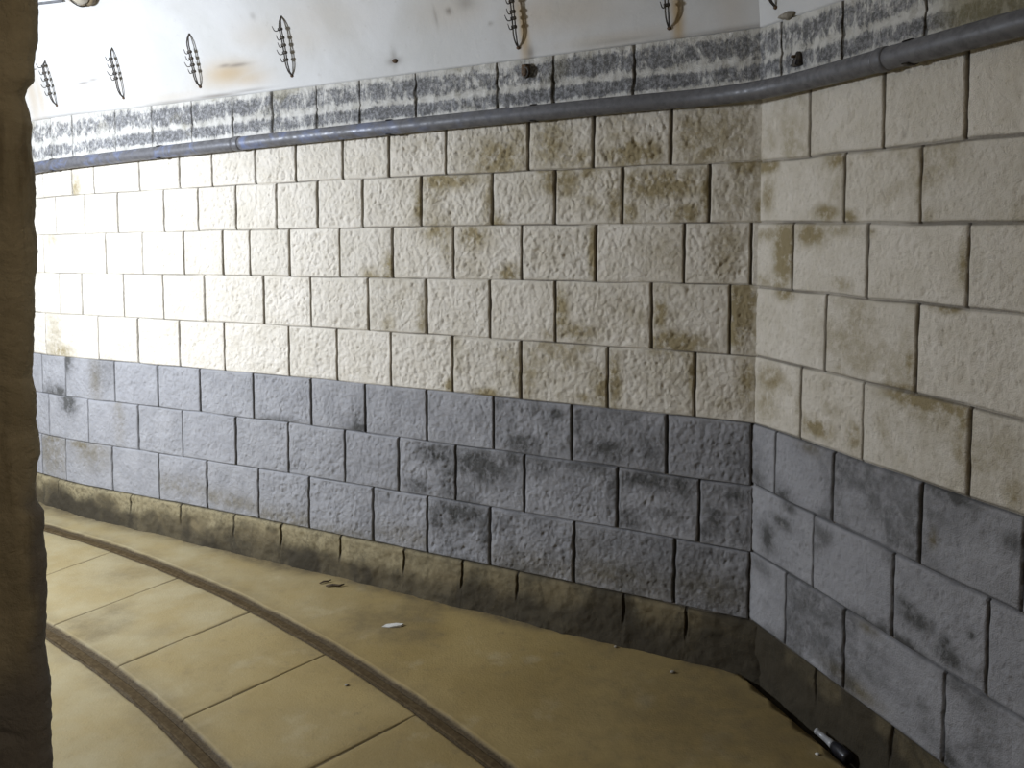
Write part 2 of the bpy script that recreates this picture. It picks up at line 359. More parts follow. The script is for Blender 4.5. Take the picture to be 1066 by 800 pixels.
M = dict(blocks=mat_blocks(), base=mat_base(), floor=mat_floor(), plaster=mat_plaster(), ledge=mat_ledge(),
         pipe=mat_pipe(), pillar=mat_pillar(),
         iron=mat_simple('dark iron rod', (.045, .042, .04), (.10, .085, .065), 60, .6, .4),
         rust=mat_simple('rusty iron', (.06, .042, .028), (.13, .08, .045), 80, .8, .2),
         railtop=mat_simple('worn brown rail steel', (.06, .040, .018), (.098, .069, .034), 50, .8, 0, .001, .1),
         cable=mat_simple('grey cable sheath', (.10, .10, .10), (.14, .14, .145), 30, .6),
         twig=mat_simple('dry twig', (.05, .035, .02), (.09, .065, .04), 90, .9),
         chip=mat_simple('pale patch and pebble', (.62, .60, .54), (.5, .48, .42), 60, .7),
         pebble=mat_simple('pebble stone', (.30, .27, .22), (.18, .16, .12), 50, .8),
         bottle=mat_simple('black bottle plastic', (.008, .008, .01), (.014, .014, .02), 40, .35, 0, 0, .5),
         bottleneck=mat_simple('grey translucent plastic', (.38, .38, .37), (.26, .26, .26), 40, .3, 0, 0, .5),
         lampbody=mat_simple('brown lamp housing', (.10, .075, .045), (.17, .13, .075), 40, .6),
         lampglass=mat_simple('cloudy lamp glass', (.52, .47, .38), (.42, .37, .28), 20, .25, 0, 0, .5))
# ------------------------------------------------------------------ block walls
def blobs(lst, S, Z, sel=None):
    """max of soft blobs; sel(s, z) tells which stone a blob belongs to so that it stops at that stone's edge"""
    out = np.zeros_like(S)
    for (s, z, rs, rz, w) in lst:
        q = ((S - s) / (rs * 1.35)) ** 2 + ((Z - z) / (rz * 1.35)) ** 2
        m = q < 6
        if not m.any(): continue
        v = w * np.exp(-q * 0.9)
        if sel is not None: v = v * sel(s, z)
        out = np.maximum(out, v)
    return out

def cols(s_lo, s_hi, step, joints):
    a = [np.arange(s_lo, s_hi, step)]
    off = np.array([-.013, -.009, -.0065, -.0048, -.0034, -.0018, 0, .0018, .0034, .0048, .0065, .009, .013])
    for j in joints: a.append(j + off)
    a = np.sort(np.concatenate(a)); a = a[(a >= s_lo) & (a <= s_hi)]
    keep = np.concatenate([[True], np.diff(a) > .0009])
    return a[keep]

def course(k, Pf, Nf, zt, zb, joints, s_lo, s_hi, step, amp, ochre, damp, paint, right, vrough=None):
    s = cols(s_lo, s_hi, step, joints)
    H = 0.25
    e = np.array([0, .0012, .0025, .004, .006, .009, .013]) / H
    v = np.unique(np.concatenate([e, np.linspace(.013 / H, 1 - .013 / H, 48 if not right else 50), 1 - e]))
    S, Vv = np.meshgrid(s, v, indexing='ij')
    zt_ = zt(s) + .0022 * (vnoise(s * 6, s * 0 + k * 7.3, 5) - .5) * 2
    zb_ = zb(s) + .0022 * (vnoise(s * 6, s * 0 + (k + 1) * 7.3, 5) - .5) * 2
    Z = zb_[:, None] * (1 - Vv) + zt_[:, None] * Vv
    J = np.sort(np.array(joints))
    wob = .0022 * (vnoise(Z * 22, S * 0 + k * 3.1, 8) - .5) * 2
    Sw = S + wob
    idx = np.searchsorted(J, Sw)                     # stone number
    lo = np.where(idx > 0, J[np.clip(idx - 1, 0, len(J) - 1)], -9); hi = np.where(idx < len(J), J[np.clip(idx, 0, len(J) - 1)], 99)
    dv = np.minimum(Sw - lo, hi - Sw)
    dz = np.minimum(Z - zb_[:, None], zt_[:, None] - Z)
    wv = (.0038 + .0026 * vnoise(Z * 9, np.round(S * 3) + k, 12)) * (.95 if right else 1.0)
    wh = (.0016 + .0016 * vnoise(S * 7, Z * 0 + k * 1.7, 14)) * (1.9 if right else 1.0)
    jv = 1 - sst(wv * .75, wv * 1.25, dv); jh = 1 - sst(wh * .6, wh * 1.5, dz)
    edge = np.minimum(dv - wv, (dz - wh) * 1.2)
    round_ = sst(-.001, .005, edge)
    rockf = sst(.001, .020, edge + .006 * fbm(S, Z, 30, 2, 21))
    rid = np.mod(np.abs(np.sin((idx + 1) * 12.9898 + k * 78.233)) * 43758.5453, 1.0)
    A = amp if vrough is None else amp * vrough(S, Z, idx)
    r1 = fbm(S * 1.15, Z, 44, 4, 31 + k, .6)
    pit = -np.clip(fbm(S * 1.3, Z, 56, 3, 51 + k, .6) - .08, 0, 1)
    big = fbm(S, Z, 9, 2, 71 + k)
    h = .004 * round_ + rockf * A * (.8 * r1 + 1.35 * pit + .45 * big + .25) - .009 * jv - .003 * jh
    h = h + .004 * (rid - .5) * round_
    Pp = Pf(S) + h[..., None] * Nf(S)
    V = np.concatenate([Pp, Z[..., None]], -1).reshape(-1, 3)
    def sel(bs, bz):
        bw = bs + .0022 * (vnoise(np.array([bz * 22]), np.array([k * 3.1]), 8)[0] - .5) * 2
        zz = zb(np.array([bs]))[0], zt(np.array([bs]))[0]
        if not (zz[0] - .002 <= bz <= zz[1] + .002): return .0
        return (idx == np.searchsorted(J, bw)) * 1.0
    oc = blobs(ochre, S, Z, sel); dm = blobs(damp, S, Z, sel)
    # a thin film of grime, heaviest low on each stone and near the damp corner
    film = sst(.0, .55, fbm(S, Z, 4.5, 4, 611 + k) + .25 * (rid - .5) * 2)
    if k < 6: oc = np.maximum(oc, (.10 if right else .10 * (1 - sst(1.3, 2.2, S))) + film * (.34 if right else (.62 if k < 3 else .45) * (1 - sst(.9, 2.0, S))))
    else: dm = np.maximum(dm, film * (.5 if right else .40 * (1 - sst(1.2, 2.2, S))))
    hfade = (.6 if right else .25) + (.4 if right else .75) * sst(.3, .6, vnoise(S * 5, Z * 0 + k * 2.3, 90))
    mort = np.maximum(jv * (.9 if not right else .95), jh * .75 * hfade)
    at = dict(mortar=mort, ochre=oc, damp=dm, tone=rid, paint=paint(S, Z, k))
    return V, grid_faces(len(s), len(v)), at

def assemble(name, parts, m, flip):
    V = []; F = []; A = {}
    off = 0
    for v, f, a in parts:
        V.append(v); F.append(f + off); off += len(v)
        for k_, q in a.items(): A.setdefault(k_, []).append(q.ravel())
    F = np.concatenate(F)
    if flip: F = F[:, ::-1]
    me = np_mesh(name, np.concatenate(V), F, {k_: np.concatenate(q) for k_, q in A.items()})
    return link(name, me, m)

pv = lambda c: (lambda s: np.polyval(c, s))
flat = lambda z: (lambda s: np.full(np.shape(s), z))
zfF = {0: lambda s: np.polyval((-.00264, -.01873, 2.23), s), 9: flat(0.0)}
zfR = {0: lambda s: 2.23 - .004 * s, 9: flat(0.0)}
def zF_(k):
    if k in (0, 9): return zfF[k]
    def g(s, c=ZF[k]):
        s2 = np.minimum(s, 4.6)
        return np.polyval(c, s2)
    return g
def zR_(k): return zfR[k] if k in (0, 9) else pv(ZR[k])

SFX = 6.4            # how far the long wall goes on behind the pillar
SRX = 3.1
def more(j, lim, mean=.33, first=None):
    j = list(j); rr = random.Random(int(sum(j) * 1000))
    x = max(j)
    while x < lim - .2:
        x += mean + rr.uniform(-.06, .06); j.append(x)
    return j

def paint_fn(far):
    def g(S, Z, k):
        return np.full(S.shape, 1.0 if k >= 6 else 0.0)
    return g

random.seed(3)
# general ochre film on the cream stones nearest the corner, stone by stone
parts = []
for k in range(1, 9):
    J = more(JF[k], SFX)
    def vr(S, Z, idx, k=k):
        base = np.where(S < .02, .4, 1.0)                       # the quoin pieces are dressed smoother
        return base * (.8 + .5 * np.mod(np.abs(np.sin((idx + 3) * 7.13 + k * 3.7)) * 917.3, 1.0)) * (.75 + .25 * (S < 2.4))
    parts.append(course(k, PF, NFs, zF_(k - 1), zF_(k), J, -.02, 4.6, .0046, .0070 if k < 6 else .0062, GF, BF, paint_fn(True), False, vr))
    s2 = course(k, PF, NFs, zF_(k - 1), zF_(k), J, 4.6, SFX, .02, .008, [], [], paint_fn(True), False)
    parts.append(s2)
wb = assemble('wall_back', parts, M['blocks'], True)
tag(wb, 'long wall of rough cream and grey painted stone blocks', 'wall', kind='structure')

parts = []
for k in range(1, 9):
    J = more(JR[k], SRX, .36) + ([.003] if k < 3 else [])
    def vr(S, Z, idx, k=k): return .55 + .5 * np.mod(np.abs(np.sin((idx + 5) * 5.31 + k * 2.9)) * 517.3, 1.0)
    parts.append(course(k, PR, NRs, zR_(k - 1), zR_(k), J, -.012, 1.45, .0036, .0052 if k < 6 else .0046, GR, BR, paint_fn(False), True, vr))
    parts.append(course(k, PR, NRs, zR_(k - 1), zR_(k), J, 1.45, SRX, .02, .005, [], [], paint_fn(False), True))
wr = assemble('wall_right', parts, M['blocks'], False)
tag(wr, 'short wall of smoother cream and grey painted stone blocks right of the corner', 'wall', kind='structure')

# solid masonry behind the facing
def backing(name, path, N, s_lo, s_hi, z0, z1, inset=.02, depth=.3, n=24):
    s = np.linspace(s_lo, s_hi, n)
    a = path(s) - inset * N(s); b = path(s) - depth * N(s)
    bm = bmesh.new()
    rows = [[bm.verts.new((*p, z)) for p in q] for q, z in ((a, z0), (a, z1), (b, z1), (b, z0))]
    for r, q in zip(rows, rows[1:] + rows[:1]):
        for i in range(n - 1): bm.faces.new((r[i], r[i + 1], q[i + 1], q[i]))
    bm.faces.new([r[0] for r in rows]); bm.faces.new([r[-1] for r in rows][::-1])
    return bm

# ------------------------------------------------------------------ base course
def base_course(name, path, N, zt, joints, s_lo, s_hi, toe, right, zbot):
    s = cols(s_lo, s_hi, .007, joints)
    v = np.unique(np.concatenate([[0, .02, .05], np.linspace(.05, .95, 34), [.965, .98, 1]]))
    S, Vv = np.meshgrid(s, v, indexing='ij')
    zt_ = zt(s)[:, None] - .0015
    Z = zbot * (1 - Vv) + zt_ * Vv
    J = np.sort(np.array(joints))
    dv = np.min(np.abs(S[..., None] + (.003 * (vnoise(Z * 20, S * 0, 3) - .5))[..., None] - J), -1)
    up = sst(.32, .62, Z / .2)                        # joints are buried under the grime lower down
    jv = (1 - sst(.0035, .007, dv)) * up
    dz = zt_ - Z
    jh = 1 - sst(.001, .004, dz)
    slump = np.clip(1 - Z / .2, 0, 1)
    h = (.011 if not right else -.004) * sst(0, .014, dz) + toe(S) * slump ** 1.5 + .010 * fbm(S, Z, 18, 4, 131, .6) + .012 * fbm(S, Z, 4, 2, 137) * slump
    h = h - .010 * jv - .006 * jh
    Pp = path(S) + h[..., None] * N(S)
    V = np.concatenate([Pp, Z[..., None]], -1).reshape(-1, 3)
    top = sst(.03, .14, Z + .05 * fbm(S, Z, 7, 3, 141) - .02)
    g1 = fbm(S, Z * .45, 5, 4, 151)
    grime = np.clip((1 - top) * .75 + .7 * sst(.0, .5, g1) - .15 + (.35 if right else 0) + .25 * (S < 1.3) , 0, 1) * .95
    upper = sst(.10, .17, Z + .07 * fbm(S, Z, 6, 3, 161)) * sst(.5, 2.2, S) * (0 if right else 1)
    at = dict(mortar=np.maximum(jv * .9, jh * .8), grime=grime, upper=upper)
    me = np_mesh(name, V, grid_faces(len(s), len(v), flip=not right), {k_: q.ravel() for k_, q in at.items()})
    return link(name, me, M['base'])

bb = base_course('baseboard_back', PF, NFs, zF_(8), more(JF[9], SFX), -.09, SFX,
                 lambda S: .006 + .016 * sst(2.6, .4, S) if False else .006 + .016 * (1 - sst(.4, 2.6, S)), False, -.05)
tag(bb, 'damp brown unpainted base stones under the long wall', 'wall base', kind='structure')
br_ = base_course('baseboard_right', PR, NRs, zR_(8), [.36, .70, 1.06, 1.4, 1.75, 2.1, 2.5, 2.9], -.03, SRX, lambda S: .0 * S, True, -.16)
tag(br_, 'dark damp base stones under the short wall', 'wall base', kind='structure')

# ------------------------------------------------------------------ ledge and vault, mitred through the corner
MT = tan(radians(22.33))
def far_s(s, d, smax=SFX): return d * MT + s * (1 - d * MT / smax)

def sweep_pt(far, s, d, z):
    """a point d off the wall at height z, on the long (far) or short side, mitred at the corner"""
    P, N = (PF, NFs) if far else (PR, NRs)
    smax = SFX if far else SRX
    q = far_s(s, d, smax)
    return np.concatenate([P(q) + d[..., None] * N(q), z[..., None]], -1)

def ledge_part(far):
    joints = more(JT, SFX, .32) if far else more(JTR, SRX, .33)
    s_hi = SFX if far else SRX
    s = cols(0.0, s_hi, .006 if not far else .0075, joints)
    v = np.unique(np.concatenate([np.linspace(0, 1, 48), [.985, .97, .01]]))
    S, Vv = np.meshgrid(s, v, indexing='ij')
    zt = zF_('T')(s) if far else np.polyval(ZR['T'], s)
    zt = zt + .0015 * fbm(s, s * 0, 4, 2, 201)
    zb = (zF_(0)(s) if far else zR_(0)(s)) - .02
    Z = zb[:, None] * (1 - Vv) + zt[:, None] * Vv
    dv = np.min(np.abs(S[..., None] + (.004 * (vnoise(Z * 30, S * 0, 3) - .5))[..., None] - np.array(joints)), -1)
    jw = .0035 + .004 * sst(.45, .7, vnoise(Z * 14, np.round(S * 3.1), 9))
    jv = 1 - sst(jw * .6, jw * 1.3, dv)
    h = .012 + .0035 * fbm(S * 1.0, Z * .35, 45, 3, 211) + .004 * fbm(S, Z, 14, 3, 217)
    h = h - .004 * np.exp(-((Vv - .52) / .03) ** 2) - .008 * jv
    h = h * sst(1.0, .985, Vv) if False else h * (1 - sst(.985, 1.0, Vv)) + (-.004) * sst(.985, 1.0, Vv)
    pts = sweep_pt(far, S, h, Z)
    w = .04 * fbm(S, Z * 0, 3, 3, 221)
    b1 = np.exp(-((Vv - .73 + w) / .19) ** 4); b2 = np.exp(-((Vv - .33 + w) / .13) ** 4)
    dens = .70 + .24 * fbm(S, Z * 0, 2.2, 2, 231)
    if far:
        dens = dens * (1 - .22 * np.exp(-((S - 3.7) / .5) ** 2)) + .12 * np.exp(-((S - .75) / .5) ** 2)
        dens = dens - .16 * np.exp(-((S - .1) / .16) ** 2)
    else:
        dens = dens - .05
    black = np.clip(dens * np.maximum(b1 * .9, b2 * 1.05), 0, 1) + .10
    oc = sst(.35, .7, fbm(S, Z, 6, 3, 241)) * .35
    if not far: oc = np.maximum(oc, .7 * sst(.74, .9, S) * (1 - .5 * sst(.5, .9, Vv)))
    mort = jv * (.6 + .4 * sst(.4, .6, vnoise(Z * 40, S * 3, 77)))
    f = grid_faces(len(s), len(v))
    if far: f = f[:, ::-1]
    return pts.reshape(-1, 3), f, dict(black=black, ochre=oc, mortar=mort)

lg = assemble('trim_1', [ledge_part(True), ledge_part(False)], M['ledge'], False)
tag(lg, 'stone ledge with flaking black paint above the pipe', 'ledge', kind='structure')

VR, VT0 = 1.0, radians(3)
def vault_dz(phi):
    d = VR * (np.cos(VT0) - np.cos(VT0 + phi))
    d = d * (1 + .12 * sst(.8, 2.6, phi))
    return d, VR * (np.sin(VT0 + phi) - np.sin(VT0))
def zT_far(s): return zF_('T')(s)
def zT_right(s): return np.polyval(ZR['T'], np.minimum(s, 1.4))

def vault_point(far, s, phi, off=0.0):
    """a point on the vault soffit (or off it into the gallery), at wall position s"""
    P, N = (PF, NFs) if far else (PR, NRs)
    s = np.asarray(float(s)); d, dz = vault_dz(np.asarray(float(phi)))
    z = (zT_far if far else zT_right)(s) + dz
    q = P(s) + (d + .014 + off * cos(VT0 + phi)) * N(s)
    return np.array([q[0], q[1], float(z) - off * sin(VT0 + phi)])

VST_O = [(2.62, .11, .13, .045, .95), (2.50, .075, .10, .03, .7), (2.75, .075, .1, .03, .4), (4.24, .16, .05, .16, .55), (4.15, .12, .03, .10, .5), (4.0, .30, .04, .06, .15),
         (.88, .17, .10, .06, .45), (.72, .16, .14, .06, .35), (.952, .12, .017, .11, 1.2), (.305, .09, .017, .11, 1.2), (.96, .20, .03, .06, .7), (1.28, .24, .14, .05, .3), (.10, .16, .04, .25, .25), (2.38, .27, .12, .05, .25),  # the two narrow, strongest strips paint rust and cast shadow beside brackets
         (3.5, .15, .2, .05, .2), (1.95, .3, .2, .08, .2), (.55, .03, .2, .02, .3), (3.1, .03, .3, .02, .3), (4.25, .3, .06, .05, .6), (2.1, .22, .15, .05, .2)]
VST_D = [(1.61, .062, .025, .012, .9), (1.61, .075, .012, .03, .6), (1.20, .26, .03, .02, .45), (1.29, .238, .01, .01, .9), (2.55, .145, .05, .006, .8), (2.63, .15, .03, .006, .7), (3.72, .165, .04, .005, .8), (3.63, .175, .03, .006, .6), (1.36, .22, .006, .03, .5), (4.17, .28, .02, .012, .5), (4.08, .18, .012, .06, .35),
         (2.72, .008, .12, .006, .9), (2.5, .015, .1, .005, .6), (3.0, .005, .2, .005, .6), (3.9, .004, .3, .005, .5), (.1, .005, .2, .006, .5), (2.36, .36, .012, .012, .4), (.93, .02, .012, .02, .8), (.52, .02, .1, .006, .3), (1.1, .16, .006, .006, .7), (.62, .26, .006, .006, .7)]
def vault_part(far):
    s_hi = SFX if far else SRX
    s = np.concatenate([np.linspace(0, 4.6, 380), np.linspace(4.65, SFX, 30)]) if far else np.concatenate([np.linspace(0, .9, 90), np.linspace(.94, SRX, 40)])
    ph = np.concatenate([[-.004], np.linspace(0, .55, 84), np.linspace(.58, 3.05, 60)])
    S, Ph = np.meshgrid(s, ph, indexing='ij')
    d, dz = vault_dz(np.maximum(Ph, 0))
    zt = (zT_far(s) if far else zT_right(s))[:, None]
    Z = zt + dz
    d = d + .014 + .004 * fbm(S, Ph, 3, 3, 301)
    d = np.where(Ph < 0, -.01, d)
    pts = sweep_pt(far, S, d, Z)
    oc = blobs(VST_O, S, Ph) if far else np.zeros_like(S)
    dm = blobs(VST_D, S, Ph) if far else np.zeros_like(S)
    f = grid_faces(len(s), len(ph))
    if far: f = f[:, ::-1]
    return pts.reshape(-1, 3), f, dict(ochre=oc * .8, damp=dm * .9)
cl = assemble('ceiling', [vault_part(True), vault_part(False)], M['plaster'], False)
tag(cl, 'white plastered barrel vault above the ledge', 'vault', kind='structure')

# ------------------------------------------------------------------ floor with the sunken track
TC = np.array([-6.8, -3.4])
RO, RI = 8.958, 8.293
GW = .037
SEAMS = [58.45, 54.71, 50.9, 47.3, 43.58, 39.9, 36.2]
def floor_obj():
    ang = [np.arange(22, 76, .22)]
    for a in SEAMS: ang.append(a + np.array([-.06, -.035, -.02, 0, .02, .035, .06]))
    ang = np.unique(np.round(np.concatenate(ang), 4)); ang = ang[np.concatenate([[True], np.diff(ang) > .008])]
    rad = [np.arange(6.2, 12.6, .045)]
    for r in (RO, RI): rad.append(r + np.array([-.06, -.05, -.043, -.038, -.034, -.028, 0, .028, .034, .038, .043, .05, .06]))
    rad = np.unique(np.round(np.concatenate(rad), 4)); rad = rad[np.concatenate([[True], np.diff(rad) > .003])]
    A, R = np.meshgrid(np.radians(ang), rad, indexing='ij')
    X = TC[0] + R * np.cos(A); Y = TC[1] + R * np.sin(A)
    Rw = R + .003 * fbm(X, Y, 9, 3, 401)
    dg = np.minimum(np.abs(Rw - RO), np.abs(Rw - RI))
    groove = 1 - sst(.035, .041, dg)
    ds = np.min(np.abs(np.degrees(A)[..., None] - np.array(SEAMS)), -1) * pi / 180 * R
    inside = (R > RI + GW) & (R < RO - GW)
    seam = (1 - sst(.0025, .0065, ds + .004 * (vnoise(R * 9, A * 40, 6) - .35))) * inside
    Z = .0035 * fbm(X, Y, 1.3, 3, 411) + .0012 * fbm(X, Y, 9, 2, 415) - .008 * groove - .005 * seam
    Z = Z + .004 * fbm(X, Y, 30, 2, 419) * groove
    # trodden dirt beside rails and walls; the widest blob paints shade near the corner
    dw = (X - K[0]) * NF[0] + (Y - K[1]) * NF[1]
    dirt_shade = np.clip((1 - sst(.0, .10, dw + .06 * fbm(X, Y, 5, 3, 431))) * .8, 0, 1)
    dirt_shade = np.maximum(dirt_shade, (.25) * (1 - sst(.04, .11, dg + .05 * fbm(X, Y, 6, 3, 441))))
    dirt_shade = np.maximum(dirt_shade, .45 * sst(.25, .6, fbm(X, Y, 2.6, 4, 451)))
    bd = [(-1.93, 3.93, .10, .07, .35), (-2.0, 4.15, .10, .07, .3), (.75, 3.0, .18, .08, .5), (.75, 2.75, .5, .4, .5), (.40, 3.17, .06, .04, .4), (-1.5, 3.35, .05, .04, .3)]
    dirt_shade = np.maximum(dirt_shade, blobs(bd, X, Y))
    V = np.stack([X, Y, Z], -1).reshape(-1, 3)
    me = np_mesh('floor', V, grid_faces(len(ang), len(rad), flip=True), dict(groove=groove.ravel(), seam=seam.ravel(), dirt_shade=dirt_shade.ravel(), lit_tint=(1 - sst(-1.9, -.1, X + .5 * fbm(X, Y, 1.1, 3, 461))).ravel()))
    bm = bmesh.new(); bm.from_mesh(me)
    # the slab stops short of the short wall: an open gutter runs along it
    c = K + .046 * NR
    bmesh.ops.bisect_plane(bm, geom=bm.verts[:] + bm.edges[:] + bm.faces[:], plane_co=(c[0], c[1], 0), plane_no=(-NR[0], -NR[1], 0.0), clear_outer=True)
    edge = [e for e in bm.edges if e.is_boundary and all(abs((v.co.x - c[0]) * NR[0] + (v.co.y - c[1]) * NR[1]) < 1e-3 for v in e.verts)]
    r = bmesh.ops.extrude_edge_only(bm, edges=edge)
    for v in r['geom']:
        if isinstance(v, bmesh.types.BMVert): v.co.z = -.16
    bm.to_mesh(me); bm.free()
    for p in me.polygons: p.use_smooth = True
    # slab underside and gutter bed
    o = link('floor', me, M['floor'])
    return o
fl = floor_obj()
tag(fl, 'ochre concrete floor with a curved sunken track', 'floor', kind='structure')
bm = bmesh.new()
a = K + .10 * NR - .1 * DR; b = K - .06 * NR - .1 * DR; c = b + 3.3 * DR; d = a + 3.3 * DR
q = [bm.verts.new((*p, -.11)) for p in (a, b, c, d)]; q2 = [bm.verts.new((*p, -.17)) for p in (a, b, c, d)]
bm.faces.new(q); bm.faces.new(q2[::-1])
for i in range(4): bm.faces.new((q[i], q[(i + 1) % 4], q2[(i + 1) % 4], q2[i]))
gb = bm_obj('trim_2', bm, M['base'], smooth=False)
tag(gb, 'black bed of the narrow gutter along the short wall', 'gutter', kind='structure')

# rails: a worn head sunk in each groove
def rail(r0, label):
    bm = bmesh.new()
    prof = [(-.017, -.03), (-.017, -.006), (-.013, -.0032), (.013, -.0032), (.017, -.006), (.017, -.03)]
    rows = []
    for a in np.radians(np.arange(23, 75.1, .4)):
        rows.append([bm.verts.new((TC[0] + (r0 - .006 + p) * cos(a), TC[1] + (r0 - .006 + p) * sin(a), z)) for p, z in prof])
    for p, q in zip(rows[:-1], rows[1:]):
        for i in range(len(prof)): bm.faces.new((p[i], q[i], q[(i + 1) % len(prof)], p[(i + 1) % len(prof)]))
    bm.faces.new(rows[0]); bm.faces.new(rows[-1][::-1])
    return tag(bm_obj('track_rail', bm, M['railtop'], smooth=False), label, 'rail', 'narrow gauge rails in the floor')
rail(RO, 'curved brown rail sunk in the floor, the one nearer the long wall')
rail(RI, 'curved brown rail sunk in the floor, the one nearer the dark pillar')

# ------------------------------------------------------------------ pipe along both walls
PO = .052; PRAD = .0335
def pipe_path():
    t45 = MT
    pts = []
    for s in np.linspace(SFX - .1, .42, 70):
        q = PF(np.array(s)) + PO * NFs(np.array(s))
        z = np.polyval((-.00264, -.01873, 2.21299), min(s, 4.6)) - .002
        pts.append((*q, z))
    # a rounded bend through the corner
    A = PF(np.array(.36)) + PO * NF; B = PR(np.array(.36)) + PO * NR
    Q = K + PO * NF + PO * MT * DF
    for t in np.linspace(0, 1, 17):
        q = (1 - t) ** 2 * A + 2 * t * (1 - t) * Q + t * t * B
        pts.append((*q, 2.203))
    for s in np.linspace(.42, SRX - .1, 24):
        q = PR(np.array(s)) + PO * NR
        pts.append((*q, 2.203))
    return np.array(pts)
PP = pipe_path()
pl_ = np.concatenate([[0], np.cumsum(np.linalg.norm(np.diff(PP, axis=0), axis=1))])
def at_len(l): return np.array([np.interp(l, pl_, PP[:, i]) for i in range(3)])
def len_at_far(s):
    q = PF(np.array(s)) + PO * NFs(np.array(s)); i = np.argmin(((PP[:, :2] - q) ** 2).sum(1)); return pl_[i]
def len_at_right(s):
    q = PR(np.array(s)) + PO * NR; i = np.argmin(((PP[:, :2] - q) ** 2).sum(1)); return pl_[i]
mid = at_len(len_at_far(1.2))
pipe_t = empty('pipe', (0, 0, 0), 'grey round pipe running along both walls just under the black ledge', 'pipe')
cuts = [0.0, len_at_far(2.56), len_at_right(.62), pl_[-1]]
for a, b in zip(cuts[:-1], cuts[1:]):
    ls = np.arange(a, b, .05).tolist() + [b]
    bm = bmesh.new()
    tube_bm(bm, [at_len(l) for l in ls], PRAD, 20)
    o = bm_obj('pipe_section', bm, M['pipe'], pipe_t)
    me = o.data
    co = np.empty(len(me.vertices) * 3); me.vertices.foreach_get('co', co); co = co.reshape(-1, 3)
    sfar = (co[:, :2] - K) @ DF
    at = me.attributes.new('blue_sheen', 'FLOAT', 'POINT'); at.data.foreach_set('value', (sst(.6, 2.6, sfar)).astype(np.float32))
for l in cuts[1:-1]:
    bm = bmesh.new()
    n = 7
    ls = np.linspace(l - .012, l + .03, n)
    tube_bm(bm, [at_len(x) for x in ls], [PRAD + .0005, PRAD + .0035] + [PRAD + .0035] * (n - 4) + [PRAD + .003, PRAD + .0005], 20)
    bm_obj('coupling', bm, M['pipe'], pipe_t)
def clip_at(far, s):
    P, N, T = (PF, NFs, DF) if far else (PR, NRs, DR)
    c = P(np.array(s)) + PO * N(np.array(s)); n = N(np.array(s))
    z = np.polyval((-.00264, -.01873, 2.21299), s) - .002 if far else 2.203
    bm = bmesh.new()
    # saddle behind the pipe with a short stem into the wall
    prev = None
    for a in np.radians(np.linspace(60, 300, 13)):
        ring = []
        for w in (-.012, .012):
            for r in (PRAD + .0008, PRAD + .0038):
                p = c + n * r * cos(a) + T * w
                ring.append(bm.verts.new((p[0], p[1], z + r * sin(a))))
        if prev:
            for i, j in ((0, 1), (1, 3), (3, 2), (2, 0)): bm.faces.new((prev[i], prev[j], ring[j], ring[i]))
        prev = ring
    tube_bm(bm, [(*(c - n * (PRAD + .002)), z), (*(c - n * (PO + .01)), z)], .006, 8)
    bm_obj('pipe_clip', bm, M['iron'], pipe_t)
for s in (4.0, 3.1, 1.62, .9): clip_at(True, s)
for s in (.75, 1.5): clip_at(False, s)

# ------------------------------------------------------------------ cable brackets on the vault
def bracket_curve(far, s, p0, p1, standoff, n=15):
    pts = []
    for t in np.linspace(0, 1, n):
        o = standoff * min(1.0, (1 - abs(2 * t - 1)) ** .5 * 1.6)
        pts.append(vault_point(far, s, p0 + (p1 - p0) * t, o))
    return pts

def make_bracket(far, s, p0, p1, label, clips, hook_dirs=None, standoff=.030, one_rod=False):
    base = vault_point(far, s, p0, 0)
    t = empty('cable_bracket', base.tolist(), label, 'cable bracket', 'cable brackets along the vault')
    base = np.array(base)
    tang = DF if far else DR
    nn = NF if far else NR
    rods = []
    for w in (-.006, .006):
        bm = bmesh.new()
        pts = []
        c = bracket_curve(far, s, p0, p1, standoff)
        for i, q in enumerate(c):
            u = i / (len(c) - 1); k = min(1, 5 * min(u, 1 - u) + .25)
            pts.append(q + np.array([*(tang * w * k), 0]) - base)
        pts = [pts[0] * 1 - np.array([*(nn * .02), 0])] + pts + [pts[-1] - np.array([*(nn * .02), 0])]
        tube_bm(bm, pts, .0032, 8)
        bm_obj('rod', bm, M['iron'], t)
    # foot plate where the rods enter the plaster
    bm = bmesh.new()
    bmesh.ops.create_uvsphere(bm, u_segments=12, v_segments=8, radius=.009)
    for v in bm.verts: v.co = (v.co.x * 1.0, v.co.y * 1.0, v.co.z * .8)
    o = bm_obj('anchor_plug', bm, M['rust'], t)
    for i, u in enumerate(clips):
        c = bracket_curve(far, s, p0, p1, standoff, 41)
        q = c[int(u * 40)] - base
        bm = bmesh.new()
        # collar round the two rods
        tube_bm(bm, [q + np.array([*(tang * w), 0]) for w in (-.0115, -.0105, .0105, .0115)], [.004, .0075, .0075, .004], 8)
        col = bm_obj('collar', bm, M['iron'], t)
        L = .026 if i % 3 != 1 else .036
        d3 = np.array([*(nn * .75 + tang * .75), 0])
        bm = bmesh.new()
        hk = []
        for a in np.linspace(0, 1, 9):
            hk.append(q + d3 * L * a + np.array([0, 0, -.012 * sin(a * pi * .9) + .014 * max(0, a - .7) / .3]))
        tube_bm(bm, hk, [.0024] * 7 + [.002, .0014], 7)
        bm_obj('hook', bm, M['iron'], col)
    return t

